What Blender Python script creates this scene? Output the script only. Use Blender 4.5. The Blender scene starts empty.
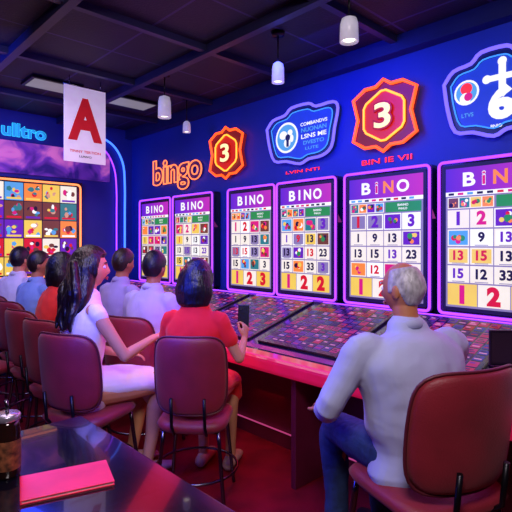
import bpy, bmesh, math, random
from mathutils import Vector, Matrix, noise
random.seed(7)
C = bpy.context.scene.collection
D = bpy.data
try:
    bpy.context.scene.view_settings.view_transform = 'Standard'
except Exception:
    pass

# ---------------------------------------------------------------- materials
def lin(h):
    h = h.lstrip('#')
    v = [int(h[i:i+2], 16)/255 for i in (0, 2, 4)]
    return [(c/12.92 if c <= .04045 else ((c+.055)/1.055)**2.4) for c in v]+[1]
MC = {}
def mat(name, col, rough=.5, metal=0, em=0, emcol=None, bump=0, bscale=60, var=.12, vscale=8, coat=0, stretch=None, sheen=0, bdist=.01, distort=0):
    if name in MC: return MC[name]
    m = D.materials.new(name); m.use_nodes = True
    nt = m.node_tree; b = nt.nodes['Principled BSDF']
    c = lin(col)
    b.inputs['Roughness'].default_value = rough
    b.inputs['Metallic'].default_value = metal
    if coat: b.inputs['Coat Weight'].default_value = coat
    if sheen: b.inputs['Sheen Weight'].default_value = sheen
    tc = nt.nodes.new('ShaderNodeTexCoord')
    mp = nt.nodes.new('ShaderNodeMapping')
    nt.links.new(tc.outputs['Object'], mp.inputs['Vector'])
    if stretch: mp.inputs['Scale'].default_value = stretch
    n = nt.nodes.new('ShaderNodeTexNoise'); n.inputs['Scale'].default_value = vscale
    n.inputs['Detail'].default_value = 3
    nt.links.new(mp.outputs['Vector'], n.inputs['Vector'])
    r = nt.nodes.new('ShaderNodeValToRGB')
    r.color_ramp.elements[0].position = .3; r.color_ramp.elements[1].position = .7
    r.color_ramp.elements[0].color = [x*(1-var) for x in c[:3]]+[1]
    r.color_ramp.elements[1].color = [min(1, x*(1+var)) for x in c[:3]]+[1]
    nt.links.new(n.outputs['Fac'], r.inputs['Fac'])
    nt.links.new(r.outputs['Color'], b.inputs['Base Color'])
    if em:
        b.inputs['Emission Color'].default_value = lin(emcol or col)
        b.inputs['Emission Strength'].default_value = em
        if not emcol: nt.links.new(r.outputs['Color'], b.inputs['Emission Color'])
    if bump:
        n2 = nt.nodes.new('ShaderNodeTexNoise'); n2.inputs['Scale'].default_value = bscale
        n2.inputs['Detail'].default_value = 2; n2.inputs['Distortion'].default_value = distort
        nt.links.new(mp.outputs['Vector'], n2.inputs['Vector'])
        bp = nt.nodes.new('ShaderNodeBump'); bp.inputs['Strength'].default_value = bump
        bp.inputs['Distance'].default_value = bdist
        nt.links.new(n2.outputs['Fac'], bp.inputs['Height'])
        nt.links.new(bp.outputs['Normal'], b.inputs['Normal'])
    MC[name] = m
    return m
def emi(name, col, s=1.0, var=0.05):
    if name in MC: return MC[name]
    m = mat(name, col, rough=.4, em=s, var=var)
    nt = m.node_tree; b = nt.nodes['Principled BSDF']
    for l in list(b.inputs['Base Color'].links): nt.links.remove(l)
    b.inputs['Base Color'].default_value = [x*.12 for x in lin(col)[:3]]+[1]
    return m
def gradmat(name, c1, c2, axis, lo, hi, s=1):
    m = D.materials.new(name); m.use_nodes = True
    nt = m.node_tree; b = nt.nodes['Principled BSDF']
    tc = nt.nodes.new('ShaderNodeTexCoord'); sp = nt.nodes.new('ShaderNodeSeparateXYZ')
    nt.links.new(tc.outputs['Object'], sp.inputs[0])
    mr = nt.nodes.new('ShaderNodeMapRange'); mr.inputs[1].default_value = lo; mr.inputs[2].default_value = hi
    nt.links.new(sp.outputs[axis], mr.inputs[0])
    r = nt.nodes.new('ShaderNodeValToRGB'); r.color_ramp.elements[0].color = lin(c1); r.color_ramp.elements[1].color = lin(c2)
    nt.links.new(mr.outputs[0], r.inputs['Fac'])
    b.inputs['Base Color'].default_value = (.02, .02, .02, 1)
    nt.links.new(r.outputs['Color'], b.inputs['Emission Color']); b.inputs['Emission Strength'].default_value = s
    return m

# ---------------------------------------------------------------- mesh helpers
def newobj(name, bm_or_me, mats, parent=None, smooth=False):
    if isinstance(bm_or_me, bmesh.types.BMesh):
        if smooth: bmesh.ops.recalc_face_normals(bm_or_me, faces=bm_or_me.faces)
        me = D.meshes.new(name); bm_or_me.to_mesh(me); bm_or_me.free()
    else: me = bm_or_me
    while len(me.materials) > len(mats): me.materials.pop()
    for i, m in enumerate(mats):
        if i < len(me.materials): me.materials[i] = m
        else: me.materials.append(m)
    if smooth:
        for p in me.polygons: p.use_smooth = True
    o = D.objects.new(name, me); C.objects.link(o)
    if parent: o.parent = parent
    return o
def tag(o, label=None, cat=None, group=None, kind=None):
    if label: o['label'] = label
    if cat: o['category'] = cat
    if group: o['group'] = group
    if kind: o['kind'] = kind
    return o
def empty(name, M=None, label=None, cat=None, group=None):
    o = D.objects.new(name, None); o.empty_display_size = .1; C.objects.link(o)
    if M is not None: o.matrix_world = M
    tag(o, label, cat, group)
    return o
def box(bm, x0, x1, y0, y1, z0, z1, mi=0, bev=0):
    vs = [bm.verts.new(p) for p in ((x0,y0,z0),(x1,y0,z0),(x1,y1,z0),(x0,y1,z0),(x0,y0,z1),(x1,y0,z1),(x1,y1,z1),(x0,y1,z1))]
    fs = []
    for f in ((0,3,2,1),(4,5,6,7),(0,1,5,4),(1,2,6,5),(2,3,7,6),(3,0,4,7)):
        fc = bm.faces.new([vs[i] for i in f]); fc.material_index = mi; fs.append(fc)
    if bev:
        es = list({e for f in fs for e in f.edges})
        r = bmesh.ops.bevel(bm, geom=es, offset=bev, segments=3, affect='EDGES', profile=.5)
        for f in r['faces']: f.material_index = mi
def poly(bm, pts, z, mi=0):
    f = bm.faces.new([bm.verts.new((p[0], p[1], z)) for p in pts]); f.material_index = mi
    f.normal_update()
    if f.normal.z < 0: f.normal_flip()
    return f
def rect(bm, x0, x1, y0, y1, z, mi=0): poly(bm, [(x0,y0),(x1,y0),(x1,y1),(x0,y1)], z, mi)
def prism(bm, pts, z0, z1, mi=0):
    a = [bm.verts.new((p[0], p[1], z0)) for p in pts]; b = [bm.verts.new((p[0], p[1], z1)) for p in pts]
    n = len(pts)
    fs = [bm.faces.new(b), bm.faces.new(a[::-1])]
    for i in range(n): fs.append(bm.faces.new((a[i], a[(i+1)%n], b[(i+1)%n], b[i])))
    for f in fs: f.material_index = mi
def disc(bm, x, y, r, z, mi=0, n=20, ry=None):
    ry = ry or r
    poly(bm, [(x+r*math.cos(i*2*math.pi/n), y+ry*math.sin(i*2*math.pi/n)) for i in range(n)], z, mi)
def roundrect(w, h, r, n=6, cx=0, cy=0):
    out = []
    for (sx, sy, a0) in ((1,1,0),(-1,1,90),(-1,-1,180),(1,-1,270)):
        for i in range(n+1):
            a = math.radians(a0+90*i/n)
            out.append((cx+sx*(w/2-r)+r*math.cos(a), cy+sy*(h/2-r)+r*math.sin(a)))
    return out
def crom(pts, sub):
    if len(pts) < 3 or sub <= 1:
        if sub <= 1: return [tuple(p) for p in pts]
        a, b = pts[0], pts[1]
        return [tuple(a[k]+(b[k]-a[k])*i/sub for k in range(len(a))) for i in range(sub+1)]
    out = []
    n = len(pts)
    for i in range(n-1):
        p0 = pts[i-1] if i else tuple(2*a-b for a, b in zip(pts[0], pts[1]))
        p1 = pts[i]; p2 = pts[i+1]
        p3 = pts[i+2] if i+2 < n else tuple(2*a-b for a, b in zip(pts[-1], pts[-2]))
        for s in range(sub):
            t = s/sub
            out.append(tuple(.5*((2*b)+(-a+c)*t+(2*a-5*b+4*c-d)*t*t+(-a+3*b-3*c+d)*t**3) for a, b, c, d in zip(p0, p1, p2, p3)))
    out.append(tuple(pts[-1]))
    return out
def loft(bm, pts, rads, ref=(0, 1, 0), seg=16, sub=4, mi=0, rnd=True):
    data = []
    for p, r in zip(pts, rads):
        if not isinstance(r, (tuple, list)): r = (r, r)
        data.append((p[0], p[1], p[2], r[0], r[1]))
    data = crom(data, sub)
    P = [Vector(d[:3]) for d in data]; R = [(max(.0015, d[3]), max(.0015, d[4])) for d in data]
    Tn = []
    for i in range(len(P)):
        t = P[min(i+1, len(P)-1)]-P[max(i-1, 0)]
        Tn.append(t.normalized() if t.length > 1e-9 else Vector((0, 0, 1)))
    if rnd:
        e0 = min(R[0]); e1 = min(R[-1]); pre = []; post = []
        for k in (30, 60, 82):
            s, c = math.sin(math.radians(k)), math.cos(math.radians(k))
            pre.insert(0, (P[0]-Tn[0]*e0*s, (R[0][0]*c, R[0][1]*c), Tn[0]))
            post.append((P[-1]+Tn[-1]*e1*s, (R[-1][0]*c, R[-1][1]*c), Tn[-1]))
        P = [a[0] for a in pre]+P+[a[0] for a in post]; R = [a[1] for a in pre]+R+[a[1] for a in post]; Tn = [a[2] for a in pre]+Tn+[a[2] for a in post]
    rings = []
    ref = Vector(ref)
    for p, r, t in zip(P, R, Tn):
        b = ref-t*ref.dot(t)
        if b.length < .05:
            b = Vector((0, 0, 1))-t*t.z
            if b.length < .05: b = Vector((1, 0, 0))-t*t.x
        b.normalize(); a = t.cross(b)
        rings.append([bm.verts.new(p+a*r[0]*math.cos(2*math.pi*k/seg)+b*r[1]*math.sin(2*math.pi*k/seg)) for k in range(seg)])
    for i in range(len(rings)-1):
        for k in range(seg):
            f = bm.faces.new((rings[i][k], rings[i][(k+1)%seg], rings[i+1][(k+1)%seg], rings[i+1][k])); f.material_index = mi
    bm.faces.new(rings[0][::-1]).material_index = mi
    bm.faces.new(rings[-1]).material_index = mi
def tube(bm, pts, r, closed=False, seg=8, mi=0):
    P = [Vector(p) for p in pts]; n = len(P); rings = []
    pb = None
    for i in range(n):
        t = (P[(i+1)%n]-P[(i-1)%n]) if closed else (P[min(i+1,n-1)]-P[max(i-1,0)])
        t.normalize()
        if pb is None: b = t.orthogonal().normalized()
        else:
            b = pb-t*pb.dot(t)
            b = b.normalized() if b.length > 1e-5 else t.orthogonal().normalized()
        pb = b
        a = t.cross(b)
        rings.append([bm.verts.new(P[i]+a*r*math.cos(2*math.pi*k/seg)+b*r*math.sin(2*math.pi*k/seg)) for k in range(seg)])
    m = n if closed else n-1
    for i in range(m):
        A = rings[i]; B = rings[(i+1)%n]
        off = 0
        if closed and i == n-1:
            off = min(range(seg), key=lambda o: sum((A[k].co-B[(k+o)%seg].co).length for k in range(seg)))
        for k in range(seg):
            f = bm.faces.new((A[k], A[(k+1)%seg], B[(k+1+off)%seg], B[(k+off)%seg])); f.material_index = mi; f.smooth = True
    if not closed:
        bm.faces.new(rings[0][::-1]).material_index = mi; bm.faces.new(rings[-1]).material_index = mi
def lathe(bm, prof, seg=28, c=(0, 0), mi=0, caps=True):
    rings = []
    for (r, z) in prof:
        rings.append([bm.verts.new((c[0]+max(r, .0005)*math.cos(2*math.pi*k/seg), c[1]+max(r, .0005)*math.sin(2*math.pi*k/seg), z)) for k in range(seg)])
    for i in range(len(rings)-1):
        for k in range(seg):
            f = bm.faces.new((rings[i][k], rings[i][(k+1)%seg], rings[i+1][(k+1)%seg], rings[i+1][k])); f.material_index = mi; f.smooth = True
    if caps:
        bm.faces.new(rings[0][::-1]).material_index = mi; bm.faces.new(rings[-1]).material_index = mi
TXT = {}
def text_data(s, bold, ext=0):
    k = (s, bold, ext)
    if k not in TXT:
        cu = D.curves.new('lettering', 'FONT'); cu.body = s; cu.size = 1; cu.offset = bold; cu.align_x = 'CENTER'; cu.resolution_u = 4
        if ext < 0:
            cu.fill_mode = 'NONE'; cu.bevel_depth = -ext; cu.bevel_resolution = 2
        else:
            cu.fill_mode = 'BOTH'; cu.extrude = ext
        o = D.objects.new('lettering', cu); C.objects.link(o)
        dg = bpy.context.evaluated_depsgraph_get(); dg.update()
        me = D.meshes.new_from_object(o.evaluated_get(dg))
        vs = [tuple(v.co) for v in me.vertices]; fs = [tuple(p.vertices) for p in me.polygons]
        xs = [v[0] for v in vs] or [0]; ys = [v[1] for v in vs] or [0]
        cx = (min(xs)+max(xs))/2; cy = (min(ys)+max(ys))/2
        TXT[k] = ([(v[0]-cx, v[1]-cy, v[2]) for v in vs], fs, max(xs)-min(xs), max(ys)-min(ys))
        D.objects.remove(o); D.curves.remove(cu); D.meshes.remove(me)
    return TXT[k]
def T(bm, s, x, y, z, h=None, w=None, mi=0, bold=.02, ext=0, zs=1):
    vs, fs, W, Hh = text_data(s, bold, ext)
    sy = (h/Hh) if h else w/W
    sx = (w/W) if w else sy
    V = [bm.verts.new((x+v[0]*sx, y+v[1]*sy, z+v[2]*zs)) for v in vs]
    for f in fs:
        try:
            fc = bm.faces.new([V[i] for i in f]); fc.material_index = mi
        except ValueError: pass

def wallR(x, y, z): return Matrix(((0,0,-1,x),(-1,0,0,y),(0,1,0,z),(0,0,0,1)))
def wallB(x, y, z): return Matrix(((1,0,0,x),(0,0,-1,y),(0,1,0,z),(0,0,0,1)))

# ---------------------------------------------------------------- room
H = 3.06
def struct(name, x0, x1, y0, y1, z0, z1, m):
    bm = bmesh.new(); box(bm, x0, x1, y0, y1, z0, z1)
    o = newobj(name, bm, [m]); o['kind'] = 'structure'; return o
m_wall = mat('painted_blue_wall', '#1434a0', rough=.5, bump=.1, bscale=40, var=.1, vscale=2)
m_wallb = mat('painted_deep_blue_wall', '#152a90', rough=.55, bump=.15, bscale=40, vscale=2)
m_dark = mat('painted_dark_wall', '#241a44', rough=.7)
m_ceil = mat('ceiling_tile_dark', '#161426', rough=.6, bump=.3, bscale=90, var=.25, vscale=3)
nt = m_ceil.node_tree; pb_ = nt.nodes['Principled BSDF']
tc = nt.nodes.new('ShaderNodeTexCoord'); bk = nt.nodes.new('ShaderNodeTexBrick')
bk.offset = 0; bk.inputs['Scale'].default_value = 1; bk.inputs['Brick Width'].default_value = .6; bk.inputs['Row Height'].default_value = .6; bk.inputs['Mortar Size'].default_value = .010
bk.inputs['Color1'].default_value = lin('#131228'); bk.inputs['Color2'].default_value = lin('#191832'); bk.inputs['Mortar'].default_value = lin('#3a3668')
nt.links.new(tc.outputs['Object'], bk.inputs['Vector']); nt.links.new(bk.outputs['Color'], pb_.inputs['Base Color'])
m_beam = mat('ceiling_beam_paint', '#26244c', rough=.45)
m_floor = mat('red_carpet', '#7a0c1e', rough=.38, bump=.25, bscale=120, var=.35, vscale=5)
struct('floor', -2.2, 3.45, -1.8, 6.15, -.1, 0, m_floor)
struct('ceiling', -2.2, 3.45, -1.8, 6.15, H, H+.1, m_ceil)
struct('wall_right', 3.3, 3.45, -1.8, 6.0, 0, H, m_wall)
struct('wall_back', -2.2, 3.45, 6.0, 6.15, 0, H, m_wallb)
struct('wall_left', -2.35, -2.2, -1.8, 6.15, 0, H, m_dark)
struct('wall_front', -2.2, 3.45, -1.95, -1.8, 0, H, m_dark)
k = 1
for x in (-1.0, .1, 1.2, 2.3):
    struct('trim_%d' % k, x-.03, x+.03, -1.8, 6, H-.07, H, m_beam); k += 1
for y in (-.4, .8, 1.9, 3.0, 4.1, 5.2):
    struct('trim_%d' % k, -2.2, 3.3, y-.025, y+.025, H-.05, H, m_beam); k += 1
struct('trim_%d' % k, 3.2, 3.3, -1.8, 6, H-.12, H, mat('cornice_blue', '#182058', rough=.4)); k += 1
struct('baseboard_back', -2.2, 2.6, 5.98, 6.0, 0, .12, m_dark)

# ---------------------------------------------------------------- emissive palette
e_white = emi('glow_white', '#ffffff', 1.0)
e_cream = emi('screen_cream', '#fdf2e4', .95)
e_purple = emi('neon_purple', '#8a34ff', 3.0)
e_blue = emi('neon_blue', '#3a6cff', 2.6)
e_violet = emi('screen_violet', '#6a22c0', .9)
e_mag = emi('screen_magenta', '#d8187c', 1.0)
e_red = emi('screen_red', '#d81428', 1.0)
e_green = emi('screen_green', '#2a9a50', .8)
e_yel = emi('screen_yellow', '#ffd55a', .9)
e_sky = emi('screen_sky', '#58a8ee', .9)
e_or = emi('neon_orange', '#ff4a14', 2.6)
e_redn = emi('neon_red', '#ff2424', 1.8)
e_yeln = emi('neon_yellow', '#ff9a30', 2.4)
e_pinkn = emi('neon_pink', '#ff5aa8', .4)
e_cyan = emi('neon_cyan', '#59d8ff', 2.2)
m_txt = mat('screen_print_dark', '#1c1634', rough=.5)
m_lav = emi('screen_lavender', '#a898d0', .6)
m_orp = emi('screen_orange', '#ff8a3a', 1.0)
m_teal = emi('screen_teal', '#2a8f98', .7)
m_brown = emi('screen_brown', '#8a4a3a', .6)
m_black = mat('black_gloss_plastic', '#0c0a14', rough=.2, coat=.4)
m_navy = mat('sign_navy', '#101c50', rough=.3, em=.25, emcol='#16266a')
m_chrome = mat('dark_chrome', '#6a6672', rough=.25, metal=1)
m_blackm = mat('black_metal', '#16141c', rough=.35, metal=.6)
e_head = gradmat('screen_header_gradient', '#5018d0', '#c026b8', 0, -.33, .33, 1.05)
e_blush = emi('screen_blush', '#e8a890', .8)

# ---------------------------------------------------------------- bingo displays
SM = [m_lav, e_head, e_cream, e_white, m_txt, e_red, e_green, e_yel, e_sky, e_mag, m_orp, m_teal, m_brown, e_violet, e_blush]
def picture(bm, x0, x1, y0, y1, z, rnd):
    w = x1-x0; h = y1-y0
    rect(bm, x0, x1, y0, y1, z, rnd.choice([8, 10, 7, 11, 9, 13, 12]))
    for _ in range(6):
        cx = x0+w*rnd.uniform(.25, .75); cy = y0+h*rnd.uniform(.25, .75); r = min(w, h)*rnd.uniform(.1, .24)
        z += .0004
        disc(bm, cx, cy, r, z, rnd.choice([3, 5, 7, 9, 10, 4, 12, 6]), 10)
def bingo_display(yc, w, seed, withpic, title, hot):
    rnd = random.Random(seed)
    h = .99; z0 = 1.06
    root = empty('bingo_display', wallR(3.19, yc, z0), 'tall lit bingo screen with purple header and number grid', 'screen', 'bingo screens along the wall')
    bm = bmesh.new(); prism(bm, roundrect(w+.06, h+.06, .03, 4, 0, h/2), -.10, -.012)
    newobj('housing', bm, [m_black], root)
    bm = bmesh.new()
    tube(bm, [(x, y, .004) for x, y in roundrect(w+.035, h+.035, .03, 5, 0, h/2)], .010, True)
    newobj('neon_border', bm, [e_purple], root)
    bm = bmesh.new()
    W = w-.01
    prism(bm, roundrect(W, h-.01, .02, 4, 0, h/2), -.012, 0, 4)
    W -= .05
    X = lambda t: -W/2+W*t
    Y = lambda t: .03+(h-.06)*t
    rect(bm, X(0), X(1), Y(0), Y(1), .0005, 0)
    rect(bm, X(0), X(1), Y(.83), Y(1), .001, 1)
    cols = [3, 9, 10, 3] if hot else [3, 3, 3, 3]
    for ch, xx, ww, cc in zip(title, (-.25, -.10, .06, .25), (.13, .04 if title[1] == 'i' else .035, .14, .16), cols):
        T(bm, ch, xx*W, Y(.915), .003, h=.092, w=ww*W, mi=3 if cc == 9 else cc, bold=.03)
        if cc in (9, 10): T(bm, ch, xx*W, Y(.915), .0035, h=.082, w=ww*W*.86, mi=cc, bold=.0)
    rect(bm, X(.0), X(1), Y(.80), Y(.83), .001, 3)
    for i in range(9): rect(bm, X(.03+i*.1), X(.09+i*.1), Y(.806), Y(.823), .002, rnd.choice([4, 5, 8, 9]))
    rect(bm, X(.02), X(.5), Y(.71), Y(.79), .001, 2)
    for i in range(4): picture(bm, X(.03+i*.118), X(.135+i*.118), Y(.716), Y(.785), .0015, rnd)
    rect(bm, X(.52), X(.98), Y(.71), Y(.79), .001, 6)
    T(bm, 'BANNO', X(.75), Y(.765), .002, h=.018, mi=3); T(bm, 'PNHLO', X(.75), Y(.735), .002, h=.016, mi=3)
    ncol = 4; rows = [(.57, .70), (.44, .56), (.31, .43), (.18, .30)]
    nums = [['1', '2', '', '3'], ['1', '9', '13', ''], ['13', '15', '13', '23'], ['15', '12', '33', '3']]
    for ri, (a, b) in enumerate(rows):
        for c in range(ncol):
            x0, x1 = X(.02+c*.24), X(.02+c*.24+.23)
            rect(bm, x0, x1, Y(a), Y(b), .001, 2 if rnd.random() < .8 else 3)
            s = nums[ri][c]
            if s == '' or (withpic and rnd.random() < .4) or (not withpic and rnd.random() < .12):
                picture(bm, x0+.008, x1-.008, Y(a)+.008, Y(b)-.008, .002, rnd)
            else:
                big = ri == 0
                if rnd.random() < .3: rect(bm, x0+.01, x1-.01, Y(a)+.01, Y(b)-.01, .0015, rnd.choice([7, 3, 0]))
                T(bm, s, (x0+x1)/2, (Y(a)+Y(b))/2+.004, .003, h=(Y(b)-Y(a))*(.76 if big else .6), mi=rnd.choice([5, 9, 13]) if big else rnd.choice([4, 4, 4, 13, 5]), bold=.05 if big else .04)
                if not big: rect(bm, x0+.03, x1-.03, Y(a)+.004, Y(a)+.009, .002, 0)
    for c in range(3):
        x0, x1 = X(.02+c*.32), X(.02+c*.32+.31)
        rect(bm, x0, x1, Y(.015), Y(.17), .001, 7 if c != 1 else 2)
        T(bm, ['1', '2', rnd.choice('32')][c], (x0+x1)/2, Y(.093), .003, h=.125, mi=5 if c else 9, bold=.06)
    newobj('screen', bm, SM, root)
for a in [(5.235, .68, 1, True, 'BINO', 0), (4.445, .72, 2, True, 'BINO', 0), (3.47, .64, 3, False, 'BINO', 0), (2.765, .64, 4, True, 'BINO', 0), (1.975, .69, 5, False, 'BiNO', 1), (1.18, .69, 6, False, 'BiNO', 1), (.40, .69, 8, True, 'BiNO', 1)]: bingo_display(*a)

# ---------------------------------------------------------------- signs on wall
def oct_pts(s):
    base = [(-.5,.30),(-.30,.42),(-.12,.42),(0,.5),(.12,.42),(.30,.42),(.5,.30),(.42,0),(.5,-.30),(.30,-.42),(.12,-.42),(0,-.5),(-.12,-.42),(-.30,-.42),(-.5,-.30),(-.42,0)]
    return [(x*s, y*s) for x, y in base]
def number_sign(yc, zc, s, label):
    root = empty('number_sign', wallR(3.28, yc, zc), label, 'neon sign')
    bm = bmesh.new(); prism(bm, oct_pts(s*.97), -.02, .03, 0)
    newobj('backing', bm, [mat('sign_dark_red', '#4a0c18', rough=.4, em=.45, emcol='#a01c14')], root)
    bm = bmesh.new(); tube(bm, [(x, y, .045) for x, y in oct_pts(s)], .014*s/.55, True)
    newobj('outer_neon_tube', bm, [e_or], root)
    hexp = [(.37*s*math.cos(math.radians(a)), .37*s*math.sin(math.radians(a))) for a in (30, 90, 150, 210, 270, 330)]
    hexr = []
    for i in range(6):
        a = Vector(hexp[i]); b = Vector(hexp[(i+1)%6])
        hexr += [tuple(a.lerp(b, .12)), tuple(a.lerp(b, .5)), tuple(a.lerp(b, .88))]
    bm = bmesh.new(); prism(bm, hexr, .03, .036, 0)
    newobj('face_plate', bm, [mat('sign_amber_face', '#8a1410', rough=.4, em=.9, emcol='#c8200c')], root)
    bm = bmesh.new(); tube(bm, [(x, y, .045) for x, y in hexr], .009*s/.55, True)
    newobj('inner_neon_tube', bm, [e_yeln], root)
    bm = bmesh.new(); T(bm, '3', 0, 0, .048, h=.40*s, w=.31*s, bold=.07, ext=.01); newobj('numeral', bm, [emi('numeral_deep_red', '#b80c14', .8)], root)
    bm = bmesh.new(); T(bm, '3', 0, 0, .062, h=.35*s, w=.26*s, bold=.02, ext=.002); newobj('numeral_face', bm, [emi('numeral_white', '#ffdca0', 1.5)], root)
number_sign(3.9, 2.47, .54, 'notched orange neon sign with numeral 3 beside the bingo lettering')
number_sign(2.01, 2.50, .55, 'notched orange neon sign with numeral 3 between two badges')

def badge_pts(w, h):
    b = [(-.5,.22),(-.40,.36),(-.22,.40),(-.12,.5),(.12,.5),(.22,.42),(.44,.42),(.5,.30),(.46,.0),(.42,-.30),(.30,-.42),(.12,-.44),(0,-.5),(-.2,-.42),(-.38,-.38),(-.46,-.1)]
    b = b+[b[0]]
    return crom([(x*w, y*h) for x, y in b], 3)[:-1]
BM = [m_navy, e_white, e_sky, e_blue, e_redn, e_mag, mat('badge_blue_face', '#1a2c9c', rough=.4, em=.6, emcol='#2046d0')]
def badge(yc, zc, w, h, kind, label):
    root = empty('badge_sign', wallR(3.28, yc, zc), label, 'neon sign')
    bm = bmesh.new(); prism(bm, badge_pts(w*.98, h*.98), -.02, .03, 0); prism(bm, badge_pts(w*.84, h*.8), .03, .034, 1)
    newobj('backing', bm, [m_navy, BM[6]], root)
    bm = bmesh.new(); tube(bm, [(x, y, .045) for x, y in badge_pts(w, h)], .013, True)
    newobj('outer_neon_tube', bm, [emi('neon_indigo', '#6a58ff', 1.9)], root)
    bm = bmesh.new(); tube(bm, [(x, y, .042) for x, y in badge_pts(w*.86, h*.82)], .005, True)
    newobj('inner_neon_tube', bm, [emi('neon_azure', '#3a8cff', 1.4)], root)
    bm = bmesh.new()
    if kind == 0:
        cx = -w*.2; r = h*.27
        disc(bm, cx, 0, r, .037, 1, 28); disc(bm, cx, 0, r*.86, .038, 2, 28)
        for (dx, dy, rx, ry) in ((-.3, .2, .35, .28), (.3, .3, .22, .2), (.05, -.35, .3, .3), (.45, -.1, .16, .25)):
            disc(bm, cx+dx*r, dy*r, rx*r, .0385, 1, 12, ry*r)
        disc(bm, cx+.1*r, 0, r*.22, .039, 0, 12); rect(bm, cx-.02*r, cx+.2*r, -.6*r, -.1*r, .0395, 0)
        x = w*.18
        T(bm, 'COMBANDVS', x, h*.17, .037, h=h*.06, w=w*.36, mi=1)
        T(bm, 'NUONAN', x, h*.07, .037, h=h*.075, w=w*.34, mi=2)
        T(bm, 'LSNS ME', x, -h*.04, .037, h=h*.075, w=w*.34, mi=1)
        T(bm, 'DVESTO', x, -h*.15, .037, h=h*.065, w=w*.28, mi=2)
        T(bm, 'LUTE', x-.02, -h*.25, .037, h=h*.05, w=w*.18, mi=2)
    else:
        cx = w*.07
        T(bm, '6', cx, -.12*h, .040, h=h*.40, w=h*.30, mi=1, bold=.06)
        rect(bm, cx-h*.15, cx+h*.17, h*.13, h*.20, .044, 1)
        rect(bm, cx-h*.03, cx+h*.05, h*.02, h*.34, .045, 1)
        disc(bm, cx-h*.16, h*.165, h*.05, .046, 1, 14); disc(bm, cx+h*.18, h*.165, h*.05, .046, 1, 14); disc(bm, cx+h*.01, h*.34, h*.05, .046, 1, 14)
        disc(bm, -w*.27, .04, h*.15, .037, 1, 20); disc(bm, -w*.27, .04, h*.125, .038, 2, 20)
        disc(bm, -w*.27, .065, h*.07, .039, 4, 14); disc(bm, -w*.28, 0, h*.07, .0395, 1, 14); disc(bm, -w*.25, .01, h*.05, .04, 5, 14)
        T(bm, 'LTVS', -w*.26, -h*.20, .037, h=h*.05, mi=2)
        T(bm, 'DOV', w*.34, h*.05, .037, h=h*.07, mi=2)
        T(bm, 'BNIO', w*.02, -h*.385, .037, h=h*.04, mi=1)
    newobj('emblem', bm, BM, root)
badge(2.86, 2.49, .84, .52, 0, 'blue neon badge sign with a globe emblem and lettering')
badge(1.20, 2.49, .66, .56, 1, 'blue neon badge sign with a white cross and loop emblem')

def split_letters(s, z, h, w, bold, ext, name, m, root):
    vs, fs, W, Hh = text_data(s, bold, ext)
    par = list(range(len(vs)))
    def find(i):
        while par[i] != i: par[i] = par[par[i]]; i = par[i]
        return i
    for f in fs:
        for q in f[1:]: par[find(q)] = find(f[0])
    comp = {}
    for i in range(len(vs)): comp.setdefault(find(i), []).append(i)
    items = sorted([(min(vs[i][0] for i in c), max(vs[i][0] for i in c), c) for c in comp.values()])
    groups = []
    for a, b, c in items:
        if groups and a < groups[-1][1]-.2*min(b-a, groups[-1][1]-groups[-1][0]): groups[-1][1] = max(b, groups[-1][1]); groups[-1][2] += c
        else: groups.append([a, b, list(c)])
    sx, sy = w/W, h/Hh
    for a, b, c in groups:
        ids = {v: i for i, v in enumerate(c)}
        bm = bmesh.new(); V = [bm.verts.new((vs[v][0]*sx, vs[v][1]*sy, z+vs[v][2]*min(sx, 1))) for v in c]
        for f in fs:
            if f[0] in ids:
                try: bm.faces.new([V[ids[q]] for q in f])
                except ValueError: pass
        newobj(name, bm, [m], root)
def neon_word(s, M, w, h, m1, m2, label, bev=-.03):
    root = empty('neon_lettering', M, label, 'neon sign')
    split_letters(s, .012, h*.96, w*.985, .03, .010, 'letter', m2, root)
    split_letters(s, .035, h, w, .03, bev, 'letter_tube', m1, root)
def small_word(s, M, w, h, m1, label):
    root = empty('neon_lettering', M, label, 'neon sign')
    split_letters(s, .01, h, w, .01, .008, 'letter', m1, root)
neon_word('bingo', wallR(3.298, 4.87, 2.36), 1.04, .42, emi('neon_coral', '#ff7440', 2.2), emi('letter_dark_violet', '#3c1468', .5), 'orange neon outline word bingo on the blue wall', -.018)
small_word('BIN IE VII', wallR(3.298, 2.02, 2.165), .44, .04, e_redn, 'small red neon letters beneath the numeral sign')
small_word('LVIN NTI', wallR(3.298, 2.88, 2.175), .4, .026, e_redn, 'small red neon letters beneath the globe badge')
neon_word('ulltro', wallB(1.885, 5.995, 2.83), .50, .16, emi('neon_aqua', '#28b8ff', 1.6), emi('neon_face_cyan', '#2890f0', 1.0), 'cyan neon word above the purple mural', -.012)

# ---------------------------------------------------------------- back wall
bm = bmesh.new(); box(bm, .4, 2.95, 5.955, 5.998, 2.33, 2.70)
mm = D.materials.new('mural_crowd'); mm.use_nodes = True
nt = mm.node_tree; b = nt.nodes['Principled BSDF']
tc = nt.nodes.new('ShaderNodeTexCoord'); vo = nt.nodes.new('ShaderNodeTexNoise'); vo.inputs['Scale'].default_value = 3.2; vo.inputs['Detail'].default_value = 3; vo.inputs['Distortion'].default_value = .8
nt.links.new(tc.outputs['Object'], vo.inputs['Vector'])
r = nt.nodes.new('ShaderNodeValToRGB'); r.color_ramp.elements[0].color = lin('#2a1a78'); r.color_ramp.elements[0].position = .35; r.color_ramp.elements[1].color = lin('#f080c8'); r.color_ramp.elements[1].position = .68
e = r.color_ramp.elements.new(.5); e.color = lin('#7a38b4')
nt.links.new(vo.outputs['Fac'], r.inputs['Fac']); nt.links.new(r.outputs['Color'], b.inputs['Base Color'])
nt.links.new(r.outputs['Color'], b.inputs['Emission Color']); b.inputs['Emission Strength'].default_value = .4
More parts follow.
